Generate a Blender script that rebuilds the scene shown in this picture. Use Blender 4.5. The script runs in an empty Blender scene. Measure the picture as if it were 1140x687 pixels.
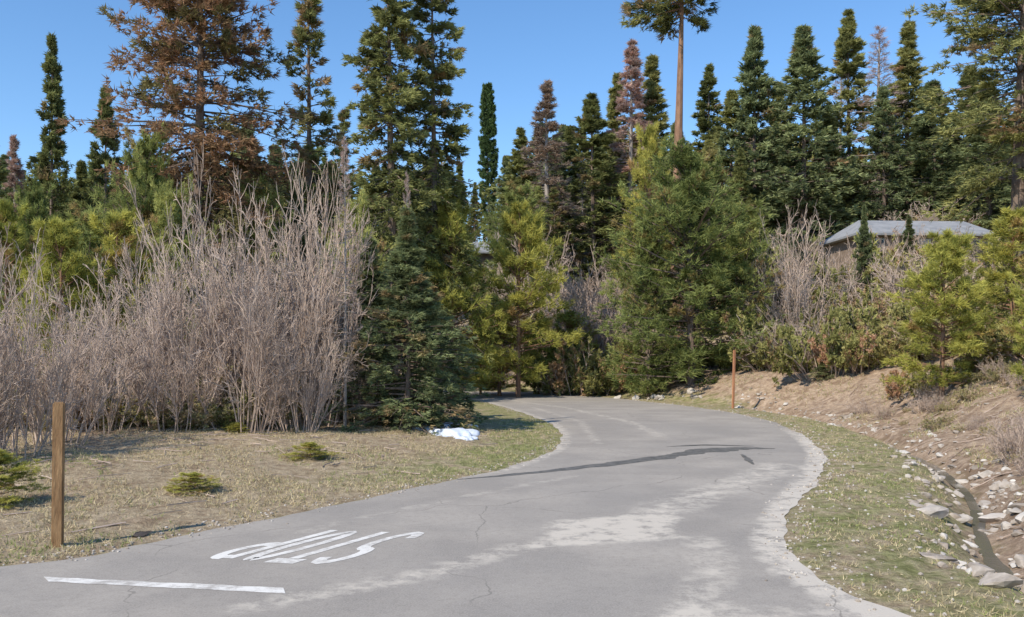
import bpy, math, numpy as np, bmesh
from mathutils import Vector
rng=np.random.default_rng(7)
scene=bpy.context.scene
F=987.0; CX=570.0; HY=395.0; CH=2.5
# ------------------------------------------------------------------ materials
def newmat(name):
    m=bpy.data.materials.new(name); m.use_nodes=True
    nt=m.node_tree; nt.nodes.clear()
    out=nt.nodes.new('ShaderNodeOutputMaterial')
    return m,nt,out
def N(nt,t,**k):
    n=nt.nodes.new(t)
    for a,b in k.items(): setattr(n,a,b)
    return n
def mixc(nt,fac,a,b,blend='MIX'):
    n=N(nt,'ShaderNodeMix',data_type='RGBA',blend_type=blend)
    for s,v in ((n.inputs['Factor'],fac),(n.inputs['A'],a),(n.inputs['B'],b)):
        if hasattr(v,'links'): nt.links.new(v,s)
        elif isinstance(v,(tuple,list)): s.default_value=(*v,1)
        else: s.default_value=v
    return n.outputs['Result']
def noise(nt,scale,detail=6,rough=.6,coord='Object',vec=None):
    n=N(nt,'ShaderNodeTexNoise'); n.inputs['Scale'].default_value=scale
    n.inputs['Detail'].default_value=detail; n.inputs['Roughness'].default_value=rough
    if vec is None:
        tc=N(nt,'ShaderNodeTexCoord'); vec=tc.outputs[coord]
    nt.links.new(vec,n.inputs['Vector'])
    return n.outputs['Fac']
def ramp(nt,src,p0,p1,v0=0,v1=1):
    n=N(nt,'ShaderNodeMapRange'); n.inputs['From Min'].default_value=p0; n.inputs['From Max'].default_value=p1
    n.inputs['To Min'].default_value=v0; n.inputs['To Max'].default_value=v1
    nt.links.new(src,n.inputs['Value']); return n.outputs['Result']
def attr(nt,name):
    n=N(nt,'ShaderNodeAttribute'); n.attribute_name=name; return n.outputs['Fac']
def math_(nt,op,a,b):
    n=N(nt,'ShaderNodeMath',operation=op)
    for s,v in ((n.inputs[0],a),(n.inputs[1],b)):
        if hasattr(v,'links'): nt.links.new(v,s)
        else: s.default_value=v
    return n.outputs[0]
def principled(nt,out,col,rough=.8,bump=None,bstr=.3,bdist=.02,spec=.3):
    p=N(nt,'ShaderNodeBsdfPrincipled')
    if hasattr(col,'links'): nt.links.new(col,p.inputs['Base Color'])
    else: p.inputs['Base Color'].default_value=(*col,1)
    if hasattr(rough,'links'): nt.links.new(rough,p.inputs['Roughness'])
    else: p.inputs['Roughness'].default_value=rough
    p.inputs['Specular IOR Level'].default_value=spec
    if bump is not None:
        b=N(nt,'ShaderNodeBump'); b.inputs['Strength'].default_value=bstr; b.inputs['Distance'].default_value=bdist
        nt.links.new(bump,b.inputs['Height']); nt.links.new(b.outputs[0],p.inputs['Normal'])
    nt.links.new(p.outputs[0],out.inputs['Surface']); return p
def foliage(name,dark,light,alt=(.2,.1,.05),tr=.3,var=.25):
    m,nt,out=newmat(name)
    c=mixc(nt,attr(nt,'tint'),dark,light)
    c=mixc(nt,attr(nt,'alt'),c,alt)
    oi=N(nt,'ShaderNodeObjectInfo')
    hs=N(nt,'ShaderNodeHueSaturation')
    nt.links.new(ramp(nt,oi.outputs['Random'],0,1,1-var,1+var),hs.inputs['Value'])
    nt.links.new(ramp(nt,oi.outputs['Random'],0,1,.515,.485),hs.inputs['Hue'])
    nt.links.new(c,hs.inputs['Color'])
    d=N(nt,'ShaderNodeBsdfDiffuse'); t=N(nt,'ShaderNodeBsdfTranslucent'); mx=N(nt,'ShaderNodeMixShader')
    nt.links.new(hs.outputs[0],d.inputs['Color']); nt.links.new(hs.outputs[0],t.inputs['Color'])
    mx.inputs[0].default_value=tr
    nt.links.new(d.outputs[0],mx.inputs[1]); nt.links.new(t.outputs[0],mx.inputs[2])
    nt.links.new(mx.outputs[0],out.inputs['Surface']); return m
def bark(name,a,b,sc=3):
    m,nt,out=newmat(name)
    tc=N(nt,'ShaderNodeTexCoord'); mp=N(nt,'ShaderNodeMapping'); mp.inputs['Scale'].default_value=(1,1,.2)
    nt.links.new(tc.outputs['Object'],mp.inputs['Vector'])
    n=noise(nt,sc*2,6,.7,vec=mp.outputs[0])
    principled(nt,out,mixc(nt,ramp(nt,n,.3,.7),a,b),.9,n,.6,.05); return m
M_fir=foliage('fir_needles',(.085,.10,.045),(.41,.41,.15),(.42,.29,.16))
M_firblue=foliage('blue_fir_needles',(.085,.11,.06),(.37,.41,.19),(.42,.29,.16))
M_pine=foliage('pine_needles',(.15,.17,.04),(.58,.56,.14),(.45,.31,.13),.35)
M_bushpine=foliage('bushy_pine_needles',(.12,.155,.05),(.50,.52,.18),(.45,.31,.14),.35)
M_rust=foliage('rusty_needles',(.12,.10,.05),(.29,.25,.11),(.46,.26,.165))
M_dead=foliage('dead_needles',(.28,.19,.15),(.55,.39,.30),(.42,.34,.29))
M_mono=foliage('monopine_needles',(.035,.06,.03),(.11,.17,.065),tr=.1,var=0)
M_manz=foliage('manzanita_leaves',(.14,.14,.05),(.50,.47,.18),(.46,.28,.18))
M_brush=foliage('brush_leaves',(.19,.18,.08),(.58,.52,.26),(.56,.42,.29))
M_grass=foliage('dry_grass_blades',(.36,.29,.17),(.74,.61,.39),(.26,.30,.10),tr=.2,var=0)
M_bark=bark('conifer_bark',(.10,.075,.06),(.28,.21,.17))
M_obark=bark('ponderosa_bark',(.15,.085,.05),(.36,.21,.135))
M_gbark=bark('dead_bark',(.22,.19,.17),(.46,.40,.35))
M_twig=bark('bare_twigs',(.26,.19,.15),(.64,.51,.415),1.5)
M_twig2=bark('bare_twigs_brown',(.26,.19,.15),(.56,.45,.37),1)
# ------------------------------------------------------------------ mesh helpers
def build(name,parts,mats,smooth=False):
    nv=0; V=[];LI=[];LS=[];MI=[];T=[];A=[]; off=0
    for (v,f,mi,t,a) in parts:
        if len(v)==0: continue
        k=f.shape[1]; V.append(v); LI.append((f+nv).ravel()); LS.append(off+np.arange(len(f))*k); off+=f.size
        MI.append(np.full(len(f),mi)); T.append(np.broadcast_to(t,(len(v),))); A.append(np.broadcast_to(a,(len(v),))); nv+=len(v)
    V=np.concatenate(V).astype(np.float32); LI=np.concatenate(LI).astype(np.int32); LS=np.concatenate(LS).astype(np.int32); MI=np.concatenate(MI).astype(np.int32)
    me=bpy.data.meshes.new(name)
    me.vertices.add(len(V)); me.vertices.foreach_set('co',V.ravel())
    me.loops.add(len(LI)); me.loops.foreach_set('vertex_index',LI)
    me.polygons.add(len(LS)); me.polygons.foreach_set('loop_start',LS)
    me.polygons.foreach_set('material_index',MI)
    me.polygons.foreach_set('use_smooth',np.full(len(LS),smooth))
    for nm,arr in (('tint',T),('alt',A)):
        at=me.attributes.new(nm,'FLOAT','POINT'); at.data.foreach_set('value',np.concatenate(arr).astype(np.float32))
    for m in mats: me.materials.append(m)
    me.update(calc_edges=True)
    return me
def add(name,me,loc=(0,0,0),rot=0,scale=(1,1,1),parent=None):
    o=bpy.data.objects.new(name,me); scene.collection.objects.link(o)
    o.location=loc; o.rotation_euler=(0,0,rot); o.scale=scale
    if parent: o.parent=parent
    return o
def nrm(v): return v/np.maximum(np.linalg.norm(v,axis=-1,keepdims=True),1e-9)
def tube(P,rad,sides=3):
    n,k,_=P.shape
    d=nrm(P[:,-1]-P[:,0]); ref=np.where(np.abs(d[:,2:3])>.9,np.array([[1.,0,0]]),np.array([[0,0,1.]]))
    a=nrm(np.cross(d,ref)); b=np.cross(d,a)
    th=np.arange(sides)*2*np.pi/sides
    ring=np.cos(th)[None,:,None]*a[:,None,:]+np.sin(th)[None,:,None]*b[:,None,:]
    V=P[:,:,None,:]+rad[:,:,None,None]*ring[:,None,:,:]
    idx=np.arange(n*k*sides).reshape(n,k,sides)
    A=idx[:,:-1];B=idx[:,1:]
    Fq=np.stack([A,np.roll(A,-1,2),np.roll(B,-1,2),B],-1).reshape(-1,4)
    return V.reshape(-1,3),Fq
def tufts(P,D,m,ln,w,spread,r,tint,alt,flat=0.0):
    n=len(P); D=nrm(D)
    dd=np.repeat(D,m,0)+r.normal(0,1,(n*m,3))*spread
    if flat: dd[:,2]*=(1-flat)
    dd=nrm(dd); p=np.repeat(P,m,0)+r.normal(0,.12,(n*m,3))*ln
    side=nrm(np.cross(dd,r.normal(0,1,(n*m,3))))
    L=ln*r.uniform(.6,1.2,(n*m,1)); W=w*r.uniform(.7,1.3,(n*m,1))
    V=np.stack([p-side*W*.5,p+side*W*.5,p+dd*L],1).reshape(-1,3)
    Fc=np.arange(n*m*3).reshape(-1,3)
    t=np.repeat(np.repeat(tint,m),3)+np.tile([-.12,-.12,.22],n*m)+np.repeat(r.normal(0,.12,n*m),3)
    return V,Fc,np.clip(t,0,1),np.repeat(np.repeat(alt,m),3)
def conifer(name,H,R,cb,nb,tw,bl,L,W,seed,mats,power=.85,droop=.22,up0=-12,up1=50,tipr=.0,spread=.55,lat=.28,altf=.06,gap=.12,tr=None,flat=.35,minr=.03,round_=0.,smin=.2,lobe=.5,ragged=.2):
    r=np.random.default_rng(seed)
    tr=tr or H*.010+.03
    t=r.uniform(0,1,nb)**.85
    lob=1+lobe*(.22*np.sin(t*19+seed)+.16*np.sin(t*41+seed*2))
    az=r.uniform(0,2*np.pi,nb)
    prof=(1-t)**power*(1-.40*np.exp(-t*9))+minr
    if round_: prof=prof*(1-round_)+round_*np.sqrt(np.clip(1-(2*t-.9)**2/1.25,0,1))
    keep=np.sin(az*2+t*17+seed)+np.sin(az*3-t*31)+r.normal(0,.6,nb)>-1.9+gap*4
    LL=R*prof*(1+r.uniform(-1.6,.9,nb)*ragged)*lob*(1+.15*np.sin(az*2+seed+t*6))
    az,t,LL=az[keep],t[keep],LL[keep]; n=len(t)
    k=12; zz=np.linspace(0,1,k); sw=np.stack([np.sin(zz*3+seed)*.006*H-np.sin(seed)*.006*H,np.cos(zz*2.3+seed)*.006*H-np.cos(seed)*.006*H,zz*H],1)
    tv,tf=tube(sw[None],(tr*(1-zz)**.8+.012)[None],8)
    z=cb*H+(1-cb)*H*t
    st=np.stack([np.interp(z/H,zz,sw[:,0]),np.interp(z/H,zz,sw[:,1]),z],1)
    el=np.radians(up0+(up1-up0)*t**1.4+r.normal(0,7,n))
    d=np.stack([np.cos(az)*np.cos(el),np.sin(az)*np.cos(el),np.sin(el)],1)
    def pos(s):
        P=st[:,None,:]+d[:,None,:]*(LL[:,None]*s)[...,None]
        P[...,2]+=LL[:,None]*(-droop*s**2+droop*.55*s**3)
        return P
    s5=np.tile(np.linspace(0,1,5),(n,1))
    bv,bf=tube(pos(s5),(.005*H**.5+.010*LL[:,None])*(1-s5*.85),3)
    s=smin+(1-smin)*np.sqrt(r.uniform(0,1,(n,tw)))
    P=pos(s)
    hx=np.stack([-np.sin(az),np.cos(az),np.zeros(n)],1)
    lo=r.uniform(-1,1,(n,tw))*lat*(1.15-s)*LL[:,None]*1.3
    P=P+hx[:,None,:]*lo[...,None]; P[...,2]+=r.normal(0,.05,(n,tw))*LL[:,None]-np.abs(lo)*.25
    D=d[:,None,:]+hx[:,None,:]*np.sign(lo)[...,None]*.7; D=np.broadcast_to(D,P.shape).copy(); D[...,2]+=tipr
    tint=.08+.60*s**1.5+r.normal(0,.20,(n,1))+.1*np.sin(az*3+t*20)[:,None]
    alt=(r.uniform(0,1,(n,1))<altf)*r.uniform(.5,1,(n,tw))
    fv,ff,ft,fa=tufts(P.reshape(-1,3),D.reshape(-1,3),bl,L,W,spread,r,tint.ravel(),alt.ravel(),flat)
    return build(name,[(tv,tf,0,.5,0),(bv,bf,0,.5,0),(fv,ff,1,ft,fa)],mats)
def grow(st,d,ln,k,r,wob=.15,upc=.0):
    n=len(st); s=np.linspace(0,1,k)[None,:,None]
    bend=r.normal(0,wob,(n,1,3)); bend2=r.normal(0,wob*.4,(n,1,3))
    P=st[:,None,:]+(nrm(d)[:,None,:]*s+bend*s**2+bend2*np.sin(s*7)*s)*ln[:,None,None]
    P[...,2]+=(upc*s[...,0]**2)*ln[:,None]
    return P
def shrub(name,n,Hh,spread,base,seed,mats,n2=9,n3=5,leaf=None,rs=.022,lean=.35,thin=.0065,w2=.42,b2=.25,w3=.5,wob=.10,frac=.42):
    r=np.random.default_rng(seed)
    a=r.uniform(0,2*np.pi,n); rr=np.sqrt(r.uniform(0,1,n))
    st=np.stack([np.cos(a)*rr*base,np.sin(a)*rr*base,np.full(n,-.1)],1)
    d=np.stack([np.cos(a)*rr*spread,np.sin(a)*rr*spread,np.ones(n)],1)+r.normal(0,lean*.35,(n,3))
    ln=Hh*r.uniform(.40,1,n)*(1-.25*rr)
    P1=grow(st,d,ln,7,r,wob,.0)
    parts=[]
    s7=np.linspace(0,1,7)[None]
    v,f=tube(P1,rs*(1-.78*s7)*r.uniform(.5,1.2,(n,1)),4); parts.append((v,f,0,.5,0))
    def child(P,ln,m,frac,w,upb,lo=.2):
        nn,k,_=P.shape
        s=r.uniform(lo,1,(nn,m)); x=s*(k-1); i=np.clip(x.astype(int),0,k-2); fr=(x-i)[...,None]
        I=np.arange(nn)[:,None]
        q=P[I,i]*(1-fr)+P[I,i+1]*fr; dd=nrm(P[I,i+1]-P[I,i])+r.normal(0,w,(nn,m,3)); dd[...,2]+=upb
        l=ln[:,None]*frac*(1.15-.7*s)*r.uniform(.6,1.2,(nn,m))
        return q.reshape(-1,3),dd.reshape(-1,3),l.ravel()
    q,dd,l=child(P1,ln,n2,frac,w2,b2,.18); P2=grow(q,dd,l,4,r,.14,.08)
    v,f=tube(P2,np.full((len(P2),1),thin*1.5)*(1.1-.6*np.linspace(0,1,4)[None]),3); parts.append((v,f,0,.5,0))
    q,dd,l=child(P2,l,n3,.5,w3,.15,.15); P3=grow(q,dd,l,3,r,.12,.05)
    v,f=tube(P3,np.full((len(P3),1),thin)*(1.1-.5*np.linspace(0,1,3)[None]),3); parts.append((v,f,0,.5,0))
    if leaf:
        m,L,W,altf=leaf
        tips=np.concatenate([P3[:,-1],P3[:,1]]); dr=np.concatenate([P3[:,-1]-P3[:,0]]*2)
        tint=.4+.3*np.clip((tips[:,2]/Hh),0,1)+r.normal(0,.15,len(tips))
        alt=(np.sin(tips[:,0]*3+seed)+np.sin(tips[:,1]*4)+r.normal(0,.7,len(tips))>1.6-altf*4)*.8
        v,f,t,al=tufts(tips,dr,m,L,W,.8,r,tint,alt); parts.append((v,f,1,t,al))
    return build(name,parts,mats)
# ------------------------------------------------------------------ road plan (metres)
pairs=[((-90,-60),(40,-60)),((-60,-25),(24,-25)),((-38,-6),(13,-6)),((-22,4),(7.6,2)),((-13,8.0),(5.0,5.6)),((-6.06,10.5),(3.85,8.45)),((-4.95,11.64),(3.42,10.07)),((-3.85,13.3),(3.6,11.7)),((-2.26,15.9),(4.1,13.2)),((-1.09,17.9),(5.0,15.4)),
((0,19.9),(6.2,17.9)),((.91,22.6),(7.35,20.8)),((1.45,26),(8.3,24.0)),((1.5,30.8),(9.2,28.6)),((.89,35.6),(9.75,34.3)),((-.43,42.5),(9.2,40.2)),((-2.3,49.5),(7.6,46.2)),((-6,53.5),(4.2,54.2)),((-14,56.5),(-4,61.5)),((-40,59),(-38,67)),((-160,63),(-160,71))]
def cr(pts,m):
    pts=np.array(pts,float); P=np.vstack([2*pts[0]-pts[1],pts,2*pts[-1]-pts[-2]]); out=[]
    for i in range(1,len(P)-2):
        p0,p1,p2,p3=P[i-1:i+3]
        for t in np.arange(m)/m:
            out.append(.5*((2*p1)+(-p0+p2)*t+(2*p0-5*p1+4*p2-p3)*t*t+(-p0+3*p1-3*p2+p3)*t**3))
    out.append(pts[-1]); return np.array(out)
LE=cr([p[0] for p in pairs],14); RE=cr([p[1] for p in pairs],14)
def pdist(x,y,poly):
    a=poly[:-1]; d=poly[1:]-a; L2=(d**2).sum(1)+1e-9
    if len(x)<50:
        t=np.clip(((x[:,None]-a[:,0])*d[:,0]+(y[:,None]-a[:,1])*d[:,1])/L2,0,1)
        return np.hypot(x[:,None]-a[:,0]-t*d[:,0],y[:,None]-a[:,1]-t*d[:,1]).min(1)
    best=np.full(x.shape,1e9)
    for q,e,l in zip(a,d,L2):
        t=np.clip(((x-q[0])*e[0]+(y-q[1])*e[1])/l,0,1)
        best=np.minimum(best,np.hypot(x-q[0]-t*e[0],y-q[1]-t*e[1]))
    return best
def inside(x,y,poly):
    b=np.roll(poly,-1,0)
    if len(x)<50:
        ay,by=poly[:,1],b[:,1]; dy=np.where(by==ay,1e-9,by-ay)
        c=((ay>y[:,None])!=(by>y[:,None]))&(x[:,None]<(b[:,0]-poly[:,0])*(y[:,None]-ay)/dy+poly[:,0])
        return c.sum(1)%2==1
    c=np.zeros(x.shape,bool)
    for p,q in zip(poly,b):
        if p[1]==q[1]: continue
        c^=((p[1]>y)!=(q[1]>y))&(x<(q[0]-p[0])*(y-p[1])/(q[1]-p[1])+p[0])
    return c
Lc=LE[::4]; Rc=RE[::4]
leftpoly=np.vstack([Lc,[[-900,63]],[[-900,-60]]]); roadpoly=np.vstack([Lc,Rc[::-1]])
def sm(a,b,x):
    t=np.clip((x-a)/(b-a),0,1); return t*t*(3-2*t)
def und(x,y): return .5*np.sin(x*.31+y*.17)+.3*np.sin(x*.83-y*.61+1)+.2*np.sin(x*1.9+y*1.7)+.12*np.sin(x*3.7-y*4.1)
def info(x,y):
    x=np.atleast_1d(np.asarray(x,float)); y=np.atleast_1d(np.asarray(y,float))
    il=inside(x,y,leftpoly); ir=inside(x,y,roadpoly)
    dl=pdist(x,y,Lc); dr=pdist(x,y,Rc)
    s=np.where(ir,-np.minimum(dl,dr),np.where(il,dl,dr))
    return s,il,ir
def gz(x,y,full=False):
    s,il,ir=info(x,y); x=np.atleast_1d(x);y=np.atleast_1d(y)
    sp=np.maximum(s,0); u=und(x,y)
    zl=sm(.6,6,sp)*(.18+.10*u)+.35*sm(5,14,sp)
    near=1-sm(38,46,y)
    s0=1.2+2.3*near
    zr=1.7*sm(s0,s0+4.6,sp)*sm(2,12,y)+(.12*u)*sm(1,6,sp)+.09*und(x*2.6+3,y*2.3)*sm(2.6,4.5,sp)*sm(14,8,sp)
    hs=np.maximum(sp-7,0); zr+=np.where(hs<42,.30*hs,12.6+.10*np.minimum(hs-42,400))*sm(-5,30,y+.3*np.maximum(x,0))
    zr-=.5*np.exp(-((sp-2.8)/.6)**2)*near*sm(4,8,y)
    z=np.where(ir,0,np.where(il,zl,zr))+np.where(s<-.25,-.03,-.012+.03*sm(-.1,.35,s))
    if full: return z,s,il,ir
    return z
def g1(x,y): return float(gz(x,y)[0])
# ------------------------------------------------------------------ ground
def axis(segs):
    o=[]
    for a,b,st in segs: o+=list(np.arange(a,b,st))
    return np.array(o+[segs[-1][1]])
gx=axis([(-900,-200,50),(-200,-60,8),(-60,-18,1.2),(-18,-8,.35),(-8,18,.16),(18,26,.4),(26,60,1.2),(60,200,6),(200,900,50)])
gy=axis([(-300,-20,20),(-20,6,1.5),(6,34,.18),(34,70,.6),(70,140,2.5),(140,300,12),(300,1500,80)])
X,Y=np.meshgrid(gx,gy); xf,yf=X.ravel(),Y.ravel()
Z,S,IL,IR=gz(xf,yf,True)
fine=(np.abs(xf)<20)&(yf<36)&(yf>6)&(S>.5)
Z=Z+fine*(rng.normal(0,.016,len(Z)))
nx,ny=len(gx),len(gy); idx=np.arange(nx*ny).reshape(ny,nx)
Fg=np.stack([idx[:-1,:-1],idx[:-1,1:],idx[1:,1:],idx[1:,:-1]],-1).reshape(-1,4)
soil=np.where(IL,.2+.5*sm(7,13,S),sm(1.9,3.0,S)*(1-.45*sm(8,14,S)))
green=np.where(IL,sm(2.8,0,np.abs(S-.6))*sm(14,22,yf)*.8+.12,sm(2.4,.7,np.abs(S-1.3))*.62)+.45*sm(9,16,S)*(~IL)
m,nt,out=newmat('ground_soil_and_grass')
n1=noise(nt,.55,8,.65); n2=noise(nt,5,8,.7); n3=noise(nt,30,5,.7); n4=noise(nt,1.6,6,.7)
straw=mixc(nt,ramp(nt,n2,.35,.65),(.29,.215,.135),(.60,.49,.33))
straw=mixc(nt,ramp(nt,n3,.45,.75),straw,(.20,.145,.095))
straw=mixc(nt,ramp(nt,n4,.52,.64,0,.65),straw,(.24,.165,.11))
dirt=mixc(nt,ramp(nt,n2,.35,.68),(.26,.18,.125),(.55,.42,.30))
dirt=mixc(nt,ramp(nt,n3,.55,.75),dirt,(.62,.54,.45))
dirt=mixc(nt,ramp(nt,n4,.48,.60,0,.8),dirt,(.22,.15,.10))
c=mixc(nt,ramp(nt,math_(nt,'ADD',attr(nt,'tint'),math_(nt,'MULTIPLY',math_(nt,'SUBTRACT',n1,.5),2.2)),.3,.8),straw,dirt)
gr=mixc(nt,ramp(nt,n2,.4,.6),(.14,.16,.05),(.32,.33,.13))
c=mixc(nt,ramp(nt,math_(nt,'MULTIPLY',attr(nt,'alt'),ramp(nt,n4,.35,.62,0,1.5)),.15,.8,0,.8),c,gr)
principled(nt,out,c,.95,math_(nt,'ADD',n2,math_(nt,'MULTIPLY',n3,.5)),1.0,.07,.1)
add('ground',build('ground',[(np.stack([xf,yf,Z],1),Fg,0,soil,green)],[m],True))
# ------------------------------------------------------------------ road
ac=61; t=np.linspace(0,1,ac)
LEd=cr(LE,3); REd=cr(RE,3); dirx=nrm(REd-LEd)
arcL=np.concatenate([[0],np.cumsum(np.linalg.norm(np.diff(LEd,axis=0),axis=1))]);arcR=np.concatenate([[0],np.cumsum(np.linalg.norm(np.diff(REd,axis=0),axis=1))])
LEw=LEd+dirx*(.035*np.sin(arcL*2.9)+.03*np.sin(arcL*1.3+1)+.015*np.sin(arcL*9))[:,None]
REw=REd+dirx*(.03*np.sin(arcR*2.7)+.04*np.sin(arcR*1.1+1)+.015*np.sin(arcR*8))[:,None]
RP=LEw[:,None,:]*(1-t)[None,:,None]+REw[:,None,:]*t[None,:,None]
rx,ry=RP[...,0].ravel(),RP[...,1].ravel()
idx=np.arange(len(rx)).reshape(len(LEd),ac)
Fr=np.stack([idx[:-1,:-1],idx[:-1,1:],idx[1:,1:],idx[1:,:-1]],-1).reshape(-1,4)
dL=pdist(rx,ry,LE[::2]); dR=pdist(rx,ry,RE[::2])
def ribbon(pts,w): return np.exp(-(pdist(rx,ry,np.array(pts,float))/w)**2)
pale=.95*sm(.6,.15,dR)*sm(34,24,ry)+.5*sm(.5,.1,dL)*sm(16,20,ry)
pale+=.85*np.exp(-((rx-1.4-.1*(ry-12.6))/.95)**8-((ry-12.7-.3*(rx-1.4))/.95)**8)
pale+=.5*ribbon([(2.2,13.8),(3.2,15.5),(4.9,18),(6,20)],.6)+.5*ribbon([(-2.6,8.8),(-1.0,10.1),(.2,11.6)],.3)
pale+=.45*ribbon([(1.4,7.5),(2.4,10.5),(2.6,12)],.35)+.4*ribbon([(4.6,27),(4.4,33),(2.5,42),(-1,51)],.3)
pale+=.35*ribbon([(2.4,25),(2.6,33),(1,42)],.25)+.4*ribbon([(1.0,8),(4,8.8)],.5)+.3*ribbon([(-3,12.5),(-1,15.5),(1.3,18.3)],.25)
m,nt,out=newmat('aged_asphalt')
n1=noise(nt,.5,8,.6); n2=noise(nt,2.7,12,.78); n3=noise(nt,45,5,.85); n4=noise(nt,.18,3,.5); n6=noise(nt,9,8,.8)
base=mixc(nt,ramp(nt,n1,.38,.62),(.265,.24,.21),(.385,.345,.295))
base=mixc(nt,ramp(nt,n4,.4,.6,0,.5),base,(.245,.228,.208))
base=mixc(nt,ramp(nt,n6,.48,.68,0,.6),base,(.19,.172,.15))
base=mixc(nt,ramp(nt,n3,.42,.66,0,.6),base,(.50,.455,.40))
pm=ramp(nt,math_(nt,'MULTIPLY',attr(nt,'tint'),ramp(nt,n2,.38,.58,.05,1.6)),.2,.8,0,.85)
c=mixc(nt,pm,base,(.60,.54,.455))
tc=N(nt,'ShaderNodeTexCoord'); vo=N(nt,'ShaderNodeTexVoronoi',feature='DISTANCE_TO_EDGE'); vo.inputs['Scale'].default_value=.20
wv=N(nt,'ShaderNodeVectorMath',operation='ADD'); nn=N(nt,'ShaderNodeTexNoise'); nn.inputs['Scale'].default_value=.9; nn.inputs['Detail'].default_value=5
nt.links.new(tc.outputs['Object'],nn.inputs['Vector']); nt.links.new(tc.outputs['Object'],wv.inputs[0]); nt.links.new(nn.outputs['Color'],wv.inputs[1]); nt.links.new(wv.outputs[0],vo.inputs['Vector'])
c=mixc(nt,math_(nt,'MULTIPLY',ramp(nt,vo.outputs['Distance'],.001,.003,.5,0),ramp(nt,n1,.42,.52)),c,(.13,.12,.105))
principled(nt,out,c,.9,n3,.4,.012,.2)
add('road',build('road',[(np.stack([rx,ry,np.zeros_like(rx)],1),Fr,0,pale,0)],[m],True))
def paint(name,col,wear=.5,rough=.6):
    m,nt,out=newmat(name); n2=noise(nt,7,10,.8); n5=noise(nt,1.3,4,.6)
    w=math_(nt,'ADD',n2,math_(nt,'MULTIPLY',math_(nt,'SUBTRACT',n5,.5),.6))
    principled(nt,out,mixc(nt,ramp(nt,w,wear-.08,wear+.14),col,(.43,.395,.35)),rough); return m
M_paint=paint('worn_white_paint',(.78,.75,.69),.51)
bar=np.array([(-5.27,9.97),(-5.10,9.76),(-2.37,9.27),(-2.45,9.50)],float)
e=20; bv=[]
for k in range(e+1):
    q=k/e; a=bar[0]*(1-q)+bar[3]*q; b=bar[1]*(1-q)+bar[2]*q; j=rng.normal(0,.008,2)
    bv+=[(a[0],a[1]+j[0],.004),(b[0],b[1]+j[1],.004)]
bf=np.array([(2*k,2*k+1,2*k+3,2*k+2) for k in range(e)])
add('stop_line',build('stop_line',[(np.array(bv),bf,0,.5,0)],[M_paint]))
NL=np.array([-3.90,10.85]); U=np.array([1.76,-.32]); VV=np.array([1.02,1.84])
arc=lambda cx,cy,rx_,ry_,a0,a1,n=10:[(cx+rx_*math.cos(math.radians(a0+(a1-a0)*k/n)),cy+ry_*math.sin(math.radians(a0+(a1-a0)*k/n))) for k in range(n+1)]
glyph={'S':[arc(.5,.74,.36,.20,20,270)+arc(.5,.27,.36,.27,90,-160)[1:]],
 'T':[[(.5,0),(.5,.88)],[(0,.95),(1,.95)]],
 'O':[arc(.5,.5,.36,.44,90,449,26)],
 'P':[[(.14,0),(.14,.95)],[(.31,.92)]+arc(.5,.72,.34,.20,90,-90)+[(.31,.52)]]}
parts=[]
for ci,ch in enumerate('STOP'):
    for pl in glyph[ch]:
        p=np.array(pl,float); tm=np.gradient(p,axis=0)*[.34,1.95]; tm/=np.linalg.norm(tm,axis=1)[:,None]
        nm=np.stack([-tm[:,1],tm[:,0]],1); o=nm*[.055,.12]/np.array([.34,1.95]); rows=[]
        for sgn in (1,-1):
            q=p+sgn*o; lx=(ci+.07+.86*q[:,0])/4; ly=q[:,1]
            w=NL+(1-lx)[:,None]*U+(1-ly)[:,None]*VV
            rows.append(np.column_stack([w,np.full(len(w),.004)]))
        v=np.stack(rows,1).reshape(-1,3); n_=len(p)
        parts.append((v,np.array([(2*k,2*k+1,2*k+3,2*k+2) for k in range(n_-1)]),0,.5,0))
add('stop_lettering',build('stop_lettering',parts,[M_paint]))
m,nt,out=newmat('dark_asphalt'); n2=noise(nt,6,6,.7)  # dark mottled tone for the road streaks, smoother than the aged asphalt
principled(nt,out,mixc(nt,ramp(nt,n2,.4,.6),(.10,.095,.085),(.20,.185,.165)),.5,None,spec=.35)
def strip(name,pts,wid,mat,z=.005,sd=0,m_=12):
    c=cr(pts,m_); tg=nrm(np.gradient(c,axis=0)); no=np.stack([-tg[:,1],tg[:,0]],1)
    w=np.interp(np.linspace(0,1,len(c)),np.linspace(0,1,len(wid)),wid)
    r=np.random.default_rng(sd); kk=np.ones(3)/3
    jit=lambda:np.convolve(r.normal(0,1,len(c)+2),kk,'valid')
    w1=w*(1+.35*jit());w2=w*(1+.35*jit())
    zz=np.array([z if np.isscalar(z) else z(a,b) for a,b in c])
    v=np.stack([np.column_stack([c+no*w1[:,None],zz]),np.column_stack([c-no*w2[:,None],zz])],1).reshape(-1,3)
    f=np.array([(2*k,2*k+1,2*k+3,2*k+2) for k in range(len(c)-1)])
    return add(name,build(name,[(v,f,0,.5,0)],[mat]))
strip('dark_road_streak',[(-1.1,17.75),(.6,18.9),(2.4,20.4),(3.9,21.9),(5.2,23.2),(6.2,23.7),(7.0,23.6)],[.02,.15,.22,.25,.4,.3,.03],m,.005,3)  # dark tapering strips laid just above the road surface
strip('dark_road_streak',[(5.75,22.2),(5.6,21.0),(5.5,20.2)],[.04,.09,.02],m,.009,5)
strip('dark_road_streak',[(4.2,24.1),(5.4,24.5),(6.6,24.2)],[.02,.12,.02],m,.009,8)
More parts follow.
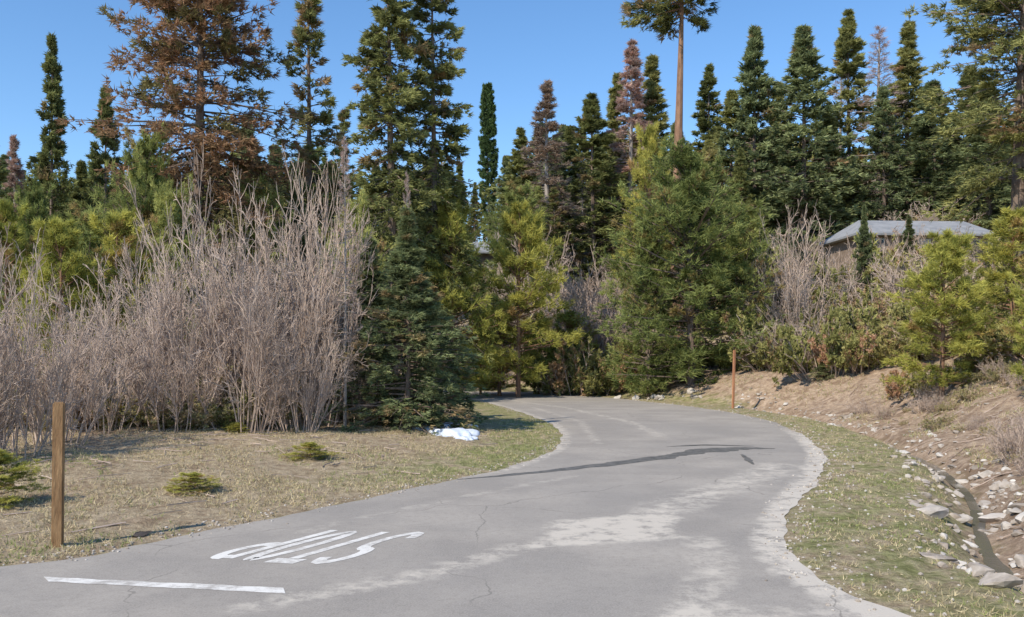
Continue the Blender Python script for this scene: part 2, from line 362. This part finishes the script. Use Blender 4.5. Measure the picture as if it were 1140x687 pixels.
# ------------------------------------------------------------------ grass
def scatter(n,x0,x1,y0,y1,cond):
    x=rng.uniform(x0,x1,n); y=y0+(y1-y0)*rng.uniform(0,1,n)**1.3
    z,s,il,ir=gz(x,y,True); k=cond(x,y,s,il,ir)&~ir; return x[k],y[k],z[k],s[k]
up=lambda P:np.tile([0,0,1.],(len(P),1))
patch=lambda x,y,f:np.sin(x*1.7*f+y*f)+np.sin(x*.6*f-y*1.3*f)+np.sin(x*4.1*f+y*2.7*f)*.7
pp=[]
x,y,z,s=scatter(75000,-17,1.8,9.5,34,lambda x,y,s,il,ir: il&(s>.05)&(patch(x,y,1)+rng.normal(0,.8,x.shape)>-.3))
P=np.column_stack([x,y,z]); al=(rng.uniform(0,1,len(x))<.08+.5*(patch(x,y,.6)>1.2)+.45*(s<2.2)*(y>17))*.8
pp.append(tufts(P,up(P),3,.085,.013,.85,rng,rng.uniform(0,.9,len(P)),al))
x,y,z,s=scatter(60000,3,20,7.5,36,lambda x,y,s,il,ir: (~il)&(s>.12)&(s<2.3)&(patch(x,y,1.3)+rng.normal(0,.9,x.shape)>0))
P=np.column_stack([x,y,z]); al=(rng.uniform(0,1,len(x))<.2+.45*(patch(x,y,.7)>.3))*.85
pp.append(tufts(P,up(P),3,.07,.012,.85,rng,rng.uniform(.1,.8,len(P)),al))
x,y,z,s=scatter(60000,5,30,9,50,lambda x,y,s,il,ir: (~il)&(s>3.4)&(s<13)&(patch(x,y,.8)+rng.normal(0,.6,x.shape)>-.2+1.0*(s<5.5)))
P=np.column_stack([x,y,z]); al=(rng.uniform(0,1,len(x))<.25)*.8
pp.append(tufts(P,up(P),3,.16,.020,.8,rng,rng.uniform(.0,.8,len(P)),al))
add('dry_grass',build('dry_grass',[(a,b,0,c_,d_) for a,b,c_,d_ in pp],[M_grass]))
def litter(name,n,x0,x1,y0,y1,cond,L,rad,mat,sd):
    r=np.random.default_rng(sd); x=r.uniform(x0,x1,n); y=r.uniform(y0,y1,n); z,s,il,ir=gz(x,y,True); k=cond(x,y,s,il)&~ir; x,y,z=x[k],y[k],z[k]; n=len(x)
    a=r.uniform(0,6.28,n); ln=L*r.uniform(.3,1,n)
    P=grow(np.column_stack([x,y,z+.02]),np.column_stack([np.cos(a),np.sin(a),r.uniform(0,.12,n)]),ln,4,r,.08)
    P[...,2]=gz(P[...,0].ravel(),P[...,1].ravel()).reshape(P.shape[:2])+.02+r.uniform(0,.03,(n,1))
    v,f=tube(P,np.full((n,4),1.)*rad*r.uniform(.5,1.5,(n,1)),3); add(name,build(name,[(v,f,0,.5,0)],[mat]))
litter('fallen_twigs',2600,-16,20,10,40,lambda x,y,s,il:(il&(s>1)&(np.random.default_rng(1).uniform(0,1,x.shape)<.2+.8*(s>5)))|((~il)&(s>3.2)&(s<14)),.8,.010,M_twig2,4)
# ------------------------------------------------------------------ rocks
def ico(sub):
    bm=bmesh.new(); bmesh.ops.create_icosphere(bm,subdivisions=sub,radius=1)
    v=np.array([q.co[:] for q in bm.verts]); f=np.array([[q.index for q in fc.verts] for fc in bm.faces]); bm.free(); return v,f
IV,IF=ico(2); IV1,IF1=ico(1)
def rock(r,size,flat=.6,small=False):
    v=(IV1 if small else IV).copy()
    if not small:
        for _ in range(10):
            d=nrm(r.normal(0,1,3)); h=r.uniform(.35,.75); k=v@d; v-=np.outer(np.maximum(k-h,0),d)
    v*=r.uniform(.55,1.35,3)*[1,1,flat]; a=r.uniform(0,6.28); R=np.array([[math.cos(a),-math.sin(a),0],[math.sin(a),math.cos(a),0],[0,0,1]])
    return (v+r.normal(0,.02,v.shape))@R.T*size
def rockmat(name,a,b,c2=(.62,.58,.52)):
    m,nt,out=newmat(name); n=noise(nt,4,8,.7); c=mixc(nt,ramp(nt,n,.35,.65),a,b)
    c=mixc(nt,ramp(nt,attr(nt,'tint'),.3,1),c,c2); principled(nt,out,c,.85,n,.5,.03); return m
M_rock=rockmat('granite',(.22,.18,.14),(.46,.40,.34))
r=np.random.default_rng(5); parts=[]
sel=RE[(RE[:,1]>8)&(RE[:,1]<44)]; tg=nrm(np.gradient(sel,axis=0)); no=np.stack([tg[:,1],-tg[:,0]],1)
for k in range(700):
    i_=r.integers(0,len(sel))
    if math.sin(i_*.35)+r.normal(0,.7)<-.9: continue
    off=2.8+r.choice([-1,1],p=[.35,.65])*r.uniform(.2,1.05)+ (r.uniform(0,2.5) if r.uniform()<.08 else 0)
    q=sel[i_]+no[i_]*off+r.normal(0,.12,2); sz=r.uniform(.04,.15)*(2.0 if r.uniform()<.12 else 1)
    parts.append((rock(r,sz)+[q[0],q[1],g1(*q)+sz*.08],IF,0,r.uniform(0,1)**1.1,0))
for k in range(60):
    x_=r.uniform(-4,10); q=(x_,56-.9*max(0,x_)-r.uniform(-1.5,1)); s_,il_,ir_=info(*q)
    if ir_[0] or il_[0]: continue
    sz=r.uniform(.1,.35); parts.append((rock(r,sz)+[q[0],q[1],g1(*q)+.05],IF,0,r.uniform(0,1),0))
add('ditch_rocks',build('ditch_rocks',parts,[M_rock]))
Q=[]
for k in range(2600):
    side=r.uniform()<.3
    E=LE if side else RE; se=E[(E[:,1]>8)&(E[:,1]<50)]; i_=r.integers(0,len(se)-1); f_=r.uniform()
    q=se[i_]*(1-f_)+se[i_+1]*f_+r.normal(0,.3 if not side else .2,2)+(np.array([-.2,0]) if side else np.array([.15,0]))
    if r.uniform()<.6 and not side: q=q+np.array([r.uniform(0,9),0])
    Q.append(q)
Q=np.array(Q); zq,_,_,irq=gz(Q[:,0],Q[:,1],True); parts=[]
for q,z_,i_ in zip(Q,zq,irq):
    sz=r.uniform(.006,.03)*(1 if q[0]<5 else 1.4); parts.append((rock(r,sz,.7,True)+[q[0],q[1],(0 if i_ else z_)+sz*.2],IF1,0,r.uniform(0,.8),0))
add('pebbles',build('pebbles',parts,[M_rock]))
add('dark_stone',build('dark_stone',[(rock(r,.17,.35),IF,0,0,0)],[rockmat('dark_rock',(.04,.035,.03),(.10,.08,.07),(.08,.07,.06))]),(-5.1,12.15,.05))
m,nt,out=newmat('ditch_water'); n=noise(nt,14,3,.5); principled(nt,out,(.14,.13,.11),.12,n,.25,.01,.5)
se=[tuple(sel[k]+no[k]*2.8) for k in range(0,len(sel)-30,10)]
strip('ditch_water',se,[.10,.16,.10,.12,.05],m,lambda a,b:g1(a,b)+.04,9,4)
m,nt,out=newmat('old_snow'); n=noise(nt,7,6,.6); principled(nt,out,mixc(nt,ramp(nt,n,.35,.7),(.55,.63,.76),(.80,.83,.87)),.6,n,.5,.05)
parts=[]
for (cx,cy,sx,sy,sz) in [(-1.75,26.6,.75,.8,.20),(-2.3,29.3,.7,.5,.14),(-1.5,29.6,.35,.5,.1),(-1.35,25.6,.35,.4,.08),(-2.7,27.8,.4,.3,.1)]:
    v,f=ico(4)
    u_=np.sin(v[:,0]*3+cx)*np.sin(v[:,1]*4)*.2+.12*np.sin(v[:,0]*9+v[:,1]*7)+1; v=v*u_[:,None]*[sx,sy,sz]+r.normal(0,.006,v.shape)
    parts.append((v+[cx,cy,g1(cx,cy)],f,0,0,0))
add('snow_patch',build('snow_patch',parts,[m],True))
def post(name,x,y,h,w,mat,tilt=0):
    bm=bmesh.new(); bmesh.ops.create_cube(bm,size=1); bmesh.ops.scale(bm,vec=(w,w,h),verts=bm.verts)
    bmesh.ops.bevel(bm,geom=[e for e in bm.edges],offset=w*.12,segments=2,affect='EDGES')
    me=bpy.data.meshes.new(name); bm.to_mesh(me); bm.free(); me.materials.append(mat)
    o=add(name,me,(x,y,g1(x,y)+h/2-.05),.3); o.rotation_euler=(0,tilt,.35); return o
wood=bark('weathered_wood',(.17,.09,.04),(.42,.26,.13),6)
post('wooden_post',-5.86,11.45,1.92,.135,wood,.01)
post('roadside_marker_stake',10.25,41.0,2.75,.10,bark('rusty_steel',(.30,.13,.07),(.5,.25,.13)),.03)
# ------------------------------------------------------------------ plant prototypes
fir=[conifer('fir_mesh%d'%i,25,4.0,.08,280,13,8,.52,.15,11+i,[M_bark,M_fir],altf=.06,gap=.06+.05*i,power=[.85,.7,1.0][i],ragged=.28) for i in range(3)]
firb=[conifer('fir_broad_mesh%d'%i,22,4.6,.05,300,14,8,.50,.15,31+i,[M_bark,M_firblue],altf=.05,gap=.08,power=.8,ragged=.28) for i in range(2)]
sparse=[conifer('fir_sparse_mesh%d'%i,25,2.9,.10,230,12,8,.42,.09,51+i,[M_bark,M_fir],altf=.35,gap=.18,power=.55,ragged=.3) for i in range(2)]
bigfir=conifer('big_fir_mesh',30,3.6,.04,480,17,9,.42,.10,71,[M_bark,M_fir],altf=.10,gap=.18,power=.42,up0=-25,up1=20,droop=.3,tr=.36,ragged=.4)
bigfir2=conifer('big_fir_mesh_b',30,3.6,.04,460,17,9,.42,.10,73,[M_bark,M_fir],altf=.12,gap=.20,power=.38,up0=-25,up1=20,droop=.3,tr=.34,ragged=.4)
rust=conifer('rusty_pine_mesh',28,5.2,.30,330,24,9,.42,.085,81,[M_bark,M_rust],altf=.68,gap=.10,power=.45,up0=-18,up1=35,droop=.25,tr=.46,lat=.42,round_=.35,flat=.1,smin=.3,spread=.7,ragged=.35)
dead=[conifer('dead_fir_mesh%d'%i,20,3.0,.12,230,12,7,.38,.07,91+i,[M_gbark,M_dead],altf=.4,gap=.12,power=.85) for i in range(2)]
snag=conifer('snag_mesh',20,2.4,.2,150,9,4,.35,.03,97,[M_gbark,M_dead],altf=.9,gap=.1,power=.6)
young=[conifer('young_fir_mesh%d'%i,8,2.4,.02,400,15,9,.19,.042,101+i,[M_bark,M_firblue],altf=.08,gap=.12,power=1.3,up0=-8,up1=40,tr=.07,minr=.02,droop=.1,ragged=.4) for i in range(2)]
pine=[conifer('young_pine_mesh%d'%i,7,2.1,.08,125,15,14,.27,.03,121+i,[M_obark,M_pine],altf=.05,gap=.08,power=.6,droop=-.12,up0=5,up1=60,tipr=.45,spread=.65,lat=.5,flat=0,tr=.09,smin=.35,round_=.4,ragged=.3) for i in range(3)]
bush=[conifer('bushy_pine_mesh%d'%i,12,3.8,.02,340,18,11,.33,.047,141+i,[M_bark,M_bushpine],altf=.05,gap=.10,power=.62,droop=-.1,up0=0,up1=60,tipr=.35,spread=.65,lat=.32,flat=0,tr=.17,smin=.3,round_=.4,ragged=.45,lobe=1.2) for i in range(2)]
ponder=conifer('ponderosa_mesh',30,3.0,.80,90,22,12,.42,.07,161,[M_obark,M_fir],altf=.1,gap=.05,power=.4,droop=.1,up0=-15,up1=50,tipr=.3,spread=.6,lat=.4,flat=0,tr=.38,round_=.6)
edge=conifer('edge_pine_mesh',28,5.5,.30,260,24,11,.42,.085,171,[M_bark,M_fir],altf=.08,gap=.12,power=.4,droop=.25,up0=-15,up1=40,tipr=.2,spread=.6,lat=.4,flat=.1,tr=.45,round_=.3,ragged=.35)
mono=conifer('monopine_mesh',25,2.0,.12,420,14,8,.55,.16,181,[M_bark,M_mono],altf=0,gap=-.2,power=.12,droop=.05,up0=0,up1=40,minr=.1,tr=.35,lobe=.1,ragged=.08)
bare=[shrub('bare_shrub_mesh%d'%i,30,6.0,.50,1.1,201+i,[M_twig],n2=12,n3=6,rs=.034,thin=.009,w2=.42,b2=.16,w3=.5,wob=.12,frac=.40) for i in range(4)]
bare2=[shrub('bare_brush_mesh%d'%i,40,3.2,.7,.9,221+i,[M_twig2],n2=9,n3=5,rs=.018,thin=.0095,w2=.55,b2=.1,w3=.6,wob=.14) for i in range(2)]
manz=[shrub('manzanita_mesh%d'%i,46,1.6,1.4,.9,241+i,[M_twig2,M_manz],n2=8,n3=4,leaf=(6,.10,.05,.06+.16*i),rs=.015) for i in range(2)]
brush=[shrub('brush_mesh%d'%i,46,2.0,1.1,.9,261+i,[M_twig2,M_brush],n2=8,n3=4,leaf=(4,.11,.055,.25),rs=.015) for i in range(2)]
dims={}
def plant(name,me,px,top,d,wpx=None,rot=None,parent=None,wmin=0):
    x=(px-CX)/F*d; zt=CH+(HY-top)/F*d; z0=g1(x,d)-.1
    if me.name not in dims:
        co=np.empty(len(me.vertices)*3,np.float32); me.vertices.foreach_get('co',co); co=co.reshape(-1,3)
        rr=np.hypot(co[:,0],co[:,1]); dims[me.name]=(np.percentile(co[:,2],99.97),np.percentile(rr,93))
    h0,r0=dims[me.name]; s=(zt-z0)/h0
    sw=s if wpx is None else max((wpx/F*d/2)/r0,s*wmin)
    return add(name,me,(x,d,z0),rng.uniform(0,6.28) if rot is None else rot,(sw,sw,s),parent)
P_=plant
# left background
P_('fir_tree',fir[0],55,38,66,60); P_('fir_tree',fir[1],115,96,70,58); P_('dead_fir_tree',dead[0],14,150,75,45); P_('fir_tree',fir[2],88,178,72,50)
P_('fir_tree',fir[2],-20,90,66,60); P_('fir_tree',firb[1],275,128,72,70); P_('fir_tree',sparse[1],385,120,70,55); P_('fir_tree',firb[0],305,160,80,60)
P_('rusty_pine_tree',rust,218,-75,50,182,rot=1.0)
P_('sparse_fir_tree',sparse[0],342,-25,58,80)
P_('large_fir_tree',bigfir,438,-80,48,100,rot=.4); P_('large_fir_tree',bigfir2,486,-60,50,86,rot=2)
P_('bushy_pine_tree',bush[0],160,138,46,105); P_('bushy_pine_tree',bush[1],35,200,44,90); P_('bushy_pine_tree',bush[0],95,225,42,100); P_('bushy_pine_tree',bush[1],190,200,44,80)
P_('pine_tree',pine[0],5,220,36,90); P_('pine_tree',pine[1],70,240,34,100); P_('pine_tree',pine[2],130,230,36,100)
P_('bushy_pine_tree',bush[1],285,190,50,90); P_('fir_tree',young[0],330,180,52,80); P_('bushy_pine_tree',bush[0],395,215,42,80); P_('fir_tree',young[0],365,280,34,90)
P_('young_fir_tree',young[0],453,232,28.0,128,rot=.6); P_('young_fir_tree',young[1],415,265,31,110); P_('young_fir_tree',young[1],492,345,31,72)
P_('snag',snag,384,150,27,30); P_('snag',snag,452,190,29,22)
# center
P_('monopine_tower',mono,544,93,190,19)
P_('pine_tree',pine[0],503,205,50,90); P_('pine_tree',pine[1],577,222,52,100); P_('pine_tree',pine[2],556,335,54,85); P_('pine_tree',pine[1],600,350,57,55); P_('pine_tree',pine[2],630,345,58,65); P_('pine_tree',pine[0],535,350,56,60)
P_('dead_fir_tree',dead[0],611,88,88,66); P_('fir_tree',fir[1],661,104,90,70); P_('fir_tree',fir[0],582,142,92,56); P_('fir_tree',fir[2],632,140,100,60)
P_('dead_fir_tree',dead[1],700,45,92,66); P_('fir_tree',fir[2],728,60,95,70); P_('fir_tree',fir[0],690,80,96,60); P_('snag',snag,648,170,92,25)
P_('ponderosa_pine_tree',ponder,753,-80,62,110); P_('pine_tree',pine[0],725,135,66,70)
P_('bushy_pine_tree',bush[0],770,158,50,175,rot=.5); P_('bushy_pine_tree',bush[1],722,235,51,85); P_('bushy_pine_tree',bush[1],828,225,50,85); P_('fir_tree',young[0],858,260,52,70)
# right background
for px,top,d,w,me in [(812,100,88,64,fir[1]),(842,28,86,74,firb[0]),(893,30,84,100,firb[1]),(925,120,86,64,fir[0]),(947,10,90,66,fir[1]),(868,90,95,60,fir[2]),(1012,22,92,72,fir[2]),(1040,90,84,76,firb[0]),(1075,75,88,76,fir[0]),(1100,95,80,90,firb[1]),(1155,60,84,90,fir[1]),(790,70,98,56,fir[0]),(985,95,84,60,firb[1])]:
    P_('fir_tree',me,px,top,d,w)
P_('snag',snag,976,28,86,62); P_('snag',snag,935,60,96,40)
P_('large_pine_tree',edge,1132,-95,52,195,rot=2.2)
P_('pine_tree',pine[1],1048,255,32,108); P_('pine_tree',pine[0],1128,230,33,110); P_('pine_tree',pine[2],1165,240,26,80)
P_('blue_fir_tree',young[1],961,228,56,32); P_('young_fir_tree',young[1],916,402,42,24)
P_('young_fir_tree',young[0],1012,240,62,40)
P_('pine_sapling',pine[0],345,492,20,48); P_('pine_sapling',pine[2],211,526,15.6,56); P_('pine_sapling',pine[1],-5,500,14,80); P_('pine_sapling',pine[2],125,450,24,36)
P_('pine_sapling',pine[1],262,470,24.5,30)
# bare shrubs, left
for px,top,d,w in [(10,245,19,150),(60,280,21,140),(108,315,23.5,130),(165,255,26,140),(235,180,27,165),(300,155,27.5,175),(348,175,28,145),(275,250,25,140),(195,300,24.5,120),(335,315,25.5,110),(-30,280,18,150),(130,240,32,150),(325,225,30,160),(245,235,31,160),(395,380,29,50),(60,340,24,130),(1140,445,20,80)]:
    P_('bare_shrub',bare[rng.integers(0,4)],px,top,d,w)
for px,top,d,w in [(890,218,49,125),(860,240,52,90),(655,285,60,120),(610,300,64,90),(690,270,66,110),(520,330,62,60),(905,340,45,70),(985,248,62,60),(1060,252,60,60),(940,262,58,60),(1030,256,61,60),(590,255,78,80),(1090,262,58,60)]:
    P_('bare_shrub',bare2[rng.integers(0,2)] if w<100 else bare[rng.integers(0,3)],px,top,d,w,wmin=.6)
for px,top,d,w in [(960,335,42,85),(925,345,43,70),(995,345,41,70),(975,300,47,100),(930,300,50,90),(1040,300,45,100),(1100,290,44,100),(870,345,48,70),(1010,330,43,90),(1140,330,40,80),(645,375,56,60),(840,380,53,50),(1010,270,55,100),(1080,270,54,100),(1085,335,40,80),(700,385,55,60),(665,385,56,60),(950,268,60,80),(1000,262,62,80),(1050,262,62,80),(1100,385,33,60),(1010,395,35,50)]:
    P_('manzanita_shrub',manz[rng.integers(0,2)],px,top,d,w,wmin=.75)
def empty(n):
    o=bpy.data.objects.new(n,None); scene.collection.objects.link(o); return o
def mass(name,n,ys,xs,cond,protos,p,scf,pool=9000):
    E=empty(name); y=rng.uniform(*ys,pool); x=rng.uniform(*xs,pool)*y
    z,s,il,ir=gz(x,y,True); k=np.where(cond(x,y,s,il)&~ir)[0][:n]
    for i in k:
        me=protos[rng.choice(len(protos),p=p)]; sc=scf(y[i])
        add('bush',me,(x[i],y[i],z[i]-.1),rng.uniform(0,6.28),(sc*1.2,sc*1.2,sc),E)
mass('hillside_brush',280,(26,112),(-.62,.68),lambda x,y,s,il:(~il)&(s>np.where(y>46,5.5,9.0))&~((abs(x-31.8)<9)&(abs(y-70)<8)),
  [brush[0],brush[1],manz[0],manz[1],bare2[0],bare2[1]],[.22,.22,.16,.12,.14,.14],lambda y:rng.uniform(.7,1.4)*(1+.004*y))
mass('left_thicket_brush',95,(23.5,52),(-.66,-.06),lambda x,y,s,il:il&(s>5.5),[brush[0],brush[1],manz[0],manz[1],bare2[1]],[.22,.22,.22,.14,.2],lambda y:rng.uniform(.5,1.1))
mass('bank_weeds',60,(12,36),(.33,.62),lambda x,y,s,il:(~il)&(s>4.0)&(s<11),[brush[0],brush[1],bare2[0],bare2[1]],[.25,.25,.25,.25],lambda y:rng.uniform(.10,.32))
E=empty('distant_forest')
allf=[fir[0],fir[1],fir[2],firb[0],firb[1],sparse[0],dead[0],bush[0]]
hh=[25,25,25,22,22,25,20,12]
cnt=0
while cnt<270:
    y=rng.uniform(80,190); px=rng.uniform(-60,1200); x=(px-CX)/F*y
    z,s,il,ir=gz(x,y,True)
    if ir[0] or il[0] or s[0]<8: continue
    if abs(px-544)<14 and y<190: continue
    if (abs(px-541)<26 or abs(px-650)<24) and y<106: continue
    cap=172 if px<500 else (172 if px<600 else 135)
    H=(CH+(HY-cap)/F*y-z[0])*rng.uniform(.6,1.0)
    if H<6: continue
    H=min(H,26)
    j=rng.choice(8,p=[.17,.17,.17,.15,.15,.04,.03,.12]); sc=H/hh[j]; sw=sc*rng.uniform(1.0,1.4)
    add('tree',allf[j],(x,y,z[0]-.2),rng.uniform(0,6.28),(sw,sw,sc),E); cnt+=1
# ------------------------------------------------------------------ buildings
def boxpart(bm,x0,x1,y0,y1,z0,z1):
    vs=[bm.verts.new(p) for p in [(x0,y0,z0),(x1,y0,z0),(x1,y1,z0),(x0,y1,z0),(x0,y0,z1),(x1,y0,z1),(x1,y1,z1),(x0,y1,z1)]]
    for q in [(0,3,2,1),(4,5,6,7),(0,1,5,4),(1,2,6,5),(2,3,7,6),(3,0,4,7)]: bm.faces.new([vs[k] for k in q])
def bmobj(name,fn,mat,parent):
    bm=bmesh.new(); fn(bm); me=bpy.data.meshes.new(name); bm.to_mesh(me); bm.free(); me.materials.append(mat)
    o=bpy.data.objects.new(name,me); scene.collection.objects.link(o); o.parent=parent; return o
def smat(name,a,b,sc=3,rough=.8):
    m,nt,out=newmat(name); n=noise(nt,sc,5,.6); principled(nt,out,mixc(nt,ramp(nt,n,.35,.65),a,b),rough,n,.2,.02); return m
M_wall=smat('wood_siding',(.20,.15,.11),(.28,.21,.16)); M_roof=smat('grey_roofing',(.22,.23,.245),(.31,.315,.325),1.5,.85)
M_glass=smat('window_glass',(.03,.04,.05),(.05,.06,.07),2,.1); M_trim=smat('trim',(.45,.43,.4),(.5,.48,.45))
def house(name,x,y,W,D,hw,hr,rot,over=.6):
    e=empty(name); e.location=(x,y,g1(x,y)-.2); e.rotation_euler=(0,0,rot)
    bmobj('walls',lambda bm:boxpart(bm,-W/2,W/2,-D/2,D/2,-1.5,hw),M_wall,e)
    def roof(bm):
        a,b=W/2+over,D/2+over; th=.16
        lo=[(-a,-b,hw+.01),(a,-b,hw+.01),(a,b,hw+.01),(-a,b,hw+.01)]
        hi=[(p[0],p[1],p[2]+th) for p in lo]; rg=[(-a+D*.3,0,hw+hr),(a-D*.1,0,hw+hr)]
        L=[bm.verts.new(p) for p in lo]; Hh=[bm.verts.new(p) for p in hi]; R=[bm.verts.new(p) for p in rg]
        bm.faces.new(L[::-1])
        for k in range(4): bm.faces.new([L[k],L[(k+1)%4],Hh[(k+1)%4],Hh[k]])
        bm.faces.new([Hh[0],Hh[1],R[1],R[0]]); bm.faces.new([Hh[2],Hh[3],R[0],R[1]]); bm.faces.new([Hh[1],Hh[2],R[1]]); bm.faces.new([Hh[3],Hh[0],R[0]])
    bmobj('roof',roof,M_roof,e)
    ks=[k for k in np.linspace(-W/2+1.3,W/2-1.3,max(2,int(W/2.6))) if abs(k)>1.15]
    def win(bm):
        for k in ks: boxpart(bm,k-.5,k+.5,-D/2-.03,-D/2-.005,1.0,2.1)
    bmobj('windows',win,M_glass,e)
    def fr(bm):
        for k in ks:
            boxpart(bm,k-.6,k+.6,-D/2-.06,-D/2-.004,2.102,2.2); boxpart(bm,k-.6,k+.6,-D/2-.06,-D/2-.004,.9,.998)
            boxpart(bm,k-.6,k-.503,-D/2-.055,-D/2-.004,.999,2.101); boxpart(bm,k+.503,k+.6,-D/2-.055,-D/2-.004,.999,2.101)
    bmobj('window_frames',fr,M_trim,e)
    bmobj('door',lambda bm:boxpart(bm,-.5,.5,-D/2-.04,-D/2-.005,.2,2.2),M_trim,e)
    bmobj('chimney',lambda bm:boxpart(bm,W*.22,W*.22+.8,.3,1.1,hw+.3,hw+hr+.7),M_wall,e)
    return e
house('wooden_house',31.8,72,10.2,6.5,2.4,1.7,.06)
house('wooden_cabin',-3.0,100,6,5,3.0,1.6,.2); house('wooden_cabin',8.2,98,6,5,2.3,1.2,-.1)
# ------------------------------------------------------------------ light
w=bpy.data.worlds.new('World'); scene.world=w; w.use_nodes=True; nt=w.node_tree
bg=nt.nodes['Background']; sky=nt.nodes.new('ShaderNodeTexSky'); sky.sky_type='NISHITA'; sky.sun_disc=False
sdir=Vector((-.66,-.75,0)).normalized(); EL=math.radians(43)
sky.sun_elevation=EL; sky.sun_rotation=math.atan2(sdir.x,sdir.y); sky.altitude=1200; sky.air_density=1.1; sky.dust_density=.2; sky.ozone_density=3.0
hs=nt.nodes.new('ShaderNodeHueSaturation'); hs.inputs['Saturation'].default_value=1.15; hs.inputs['Value'].default_value=1.35
nt.links.new(sky.outputs[0],hs.inputs['Color']); nt.links.new(hs.outputs[0],bg.inputs[0]); bg.inputs[1].default_value=.15
sl=bpy.data.lights.new('sun','SUN'); sl.energy=5.0; sl.angle=math.radians(.5); sl.color=(1,.91,.77)
so=bpy.data.objects.new('sun',sl); scene.collection.objects.link(so)
sv=Vector((sdir.x*math.cos(EL),sdir.y*math.cos(EL),math.sin(EL))); so.rotation_euler=sv.to_track_quat('Z','Y').to_euler()
cam=bpy.data.cameras.new('camera'); co=bpy.data.objects.new('camera',cam); scene.collection.objects.link(co)
co.location=(0,0,CH); co.rotation_euler=(math.pi/2,0,0); cam.lens=F/1140*36; cam.sensor_width=36; cam.shift_y=(HY-343.5)/1140; cam.clip_end=4000
scene.camera=co
scene.view_settings.view_transform='Standard'; scene.view_settings.look='None'; scene.view_settings.exposure=0
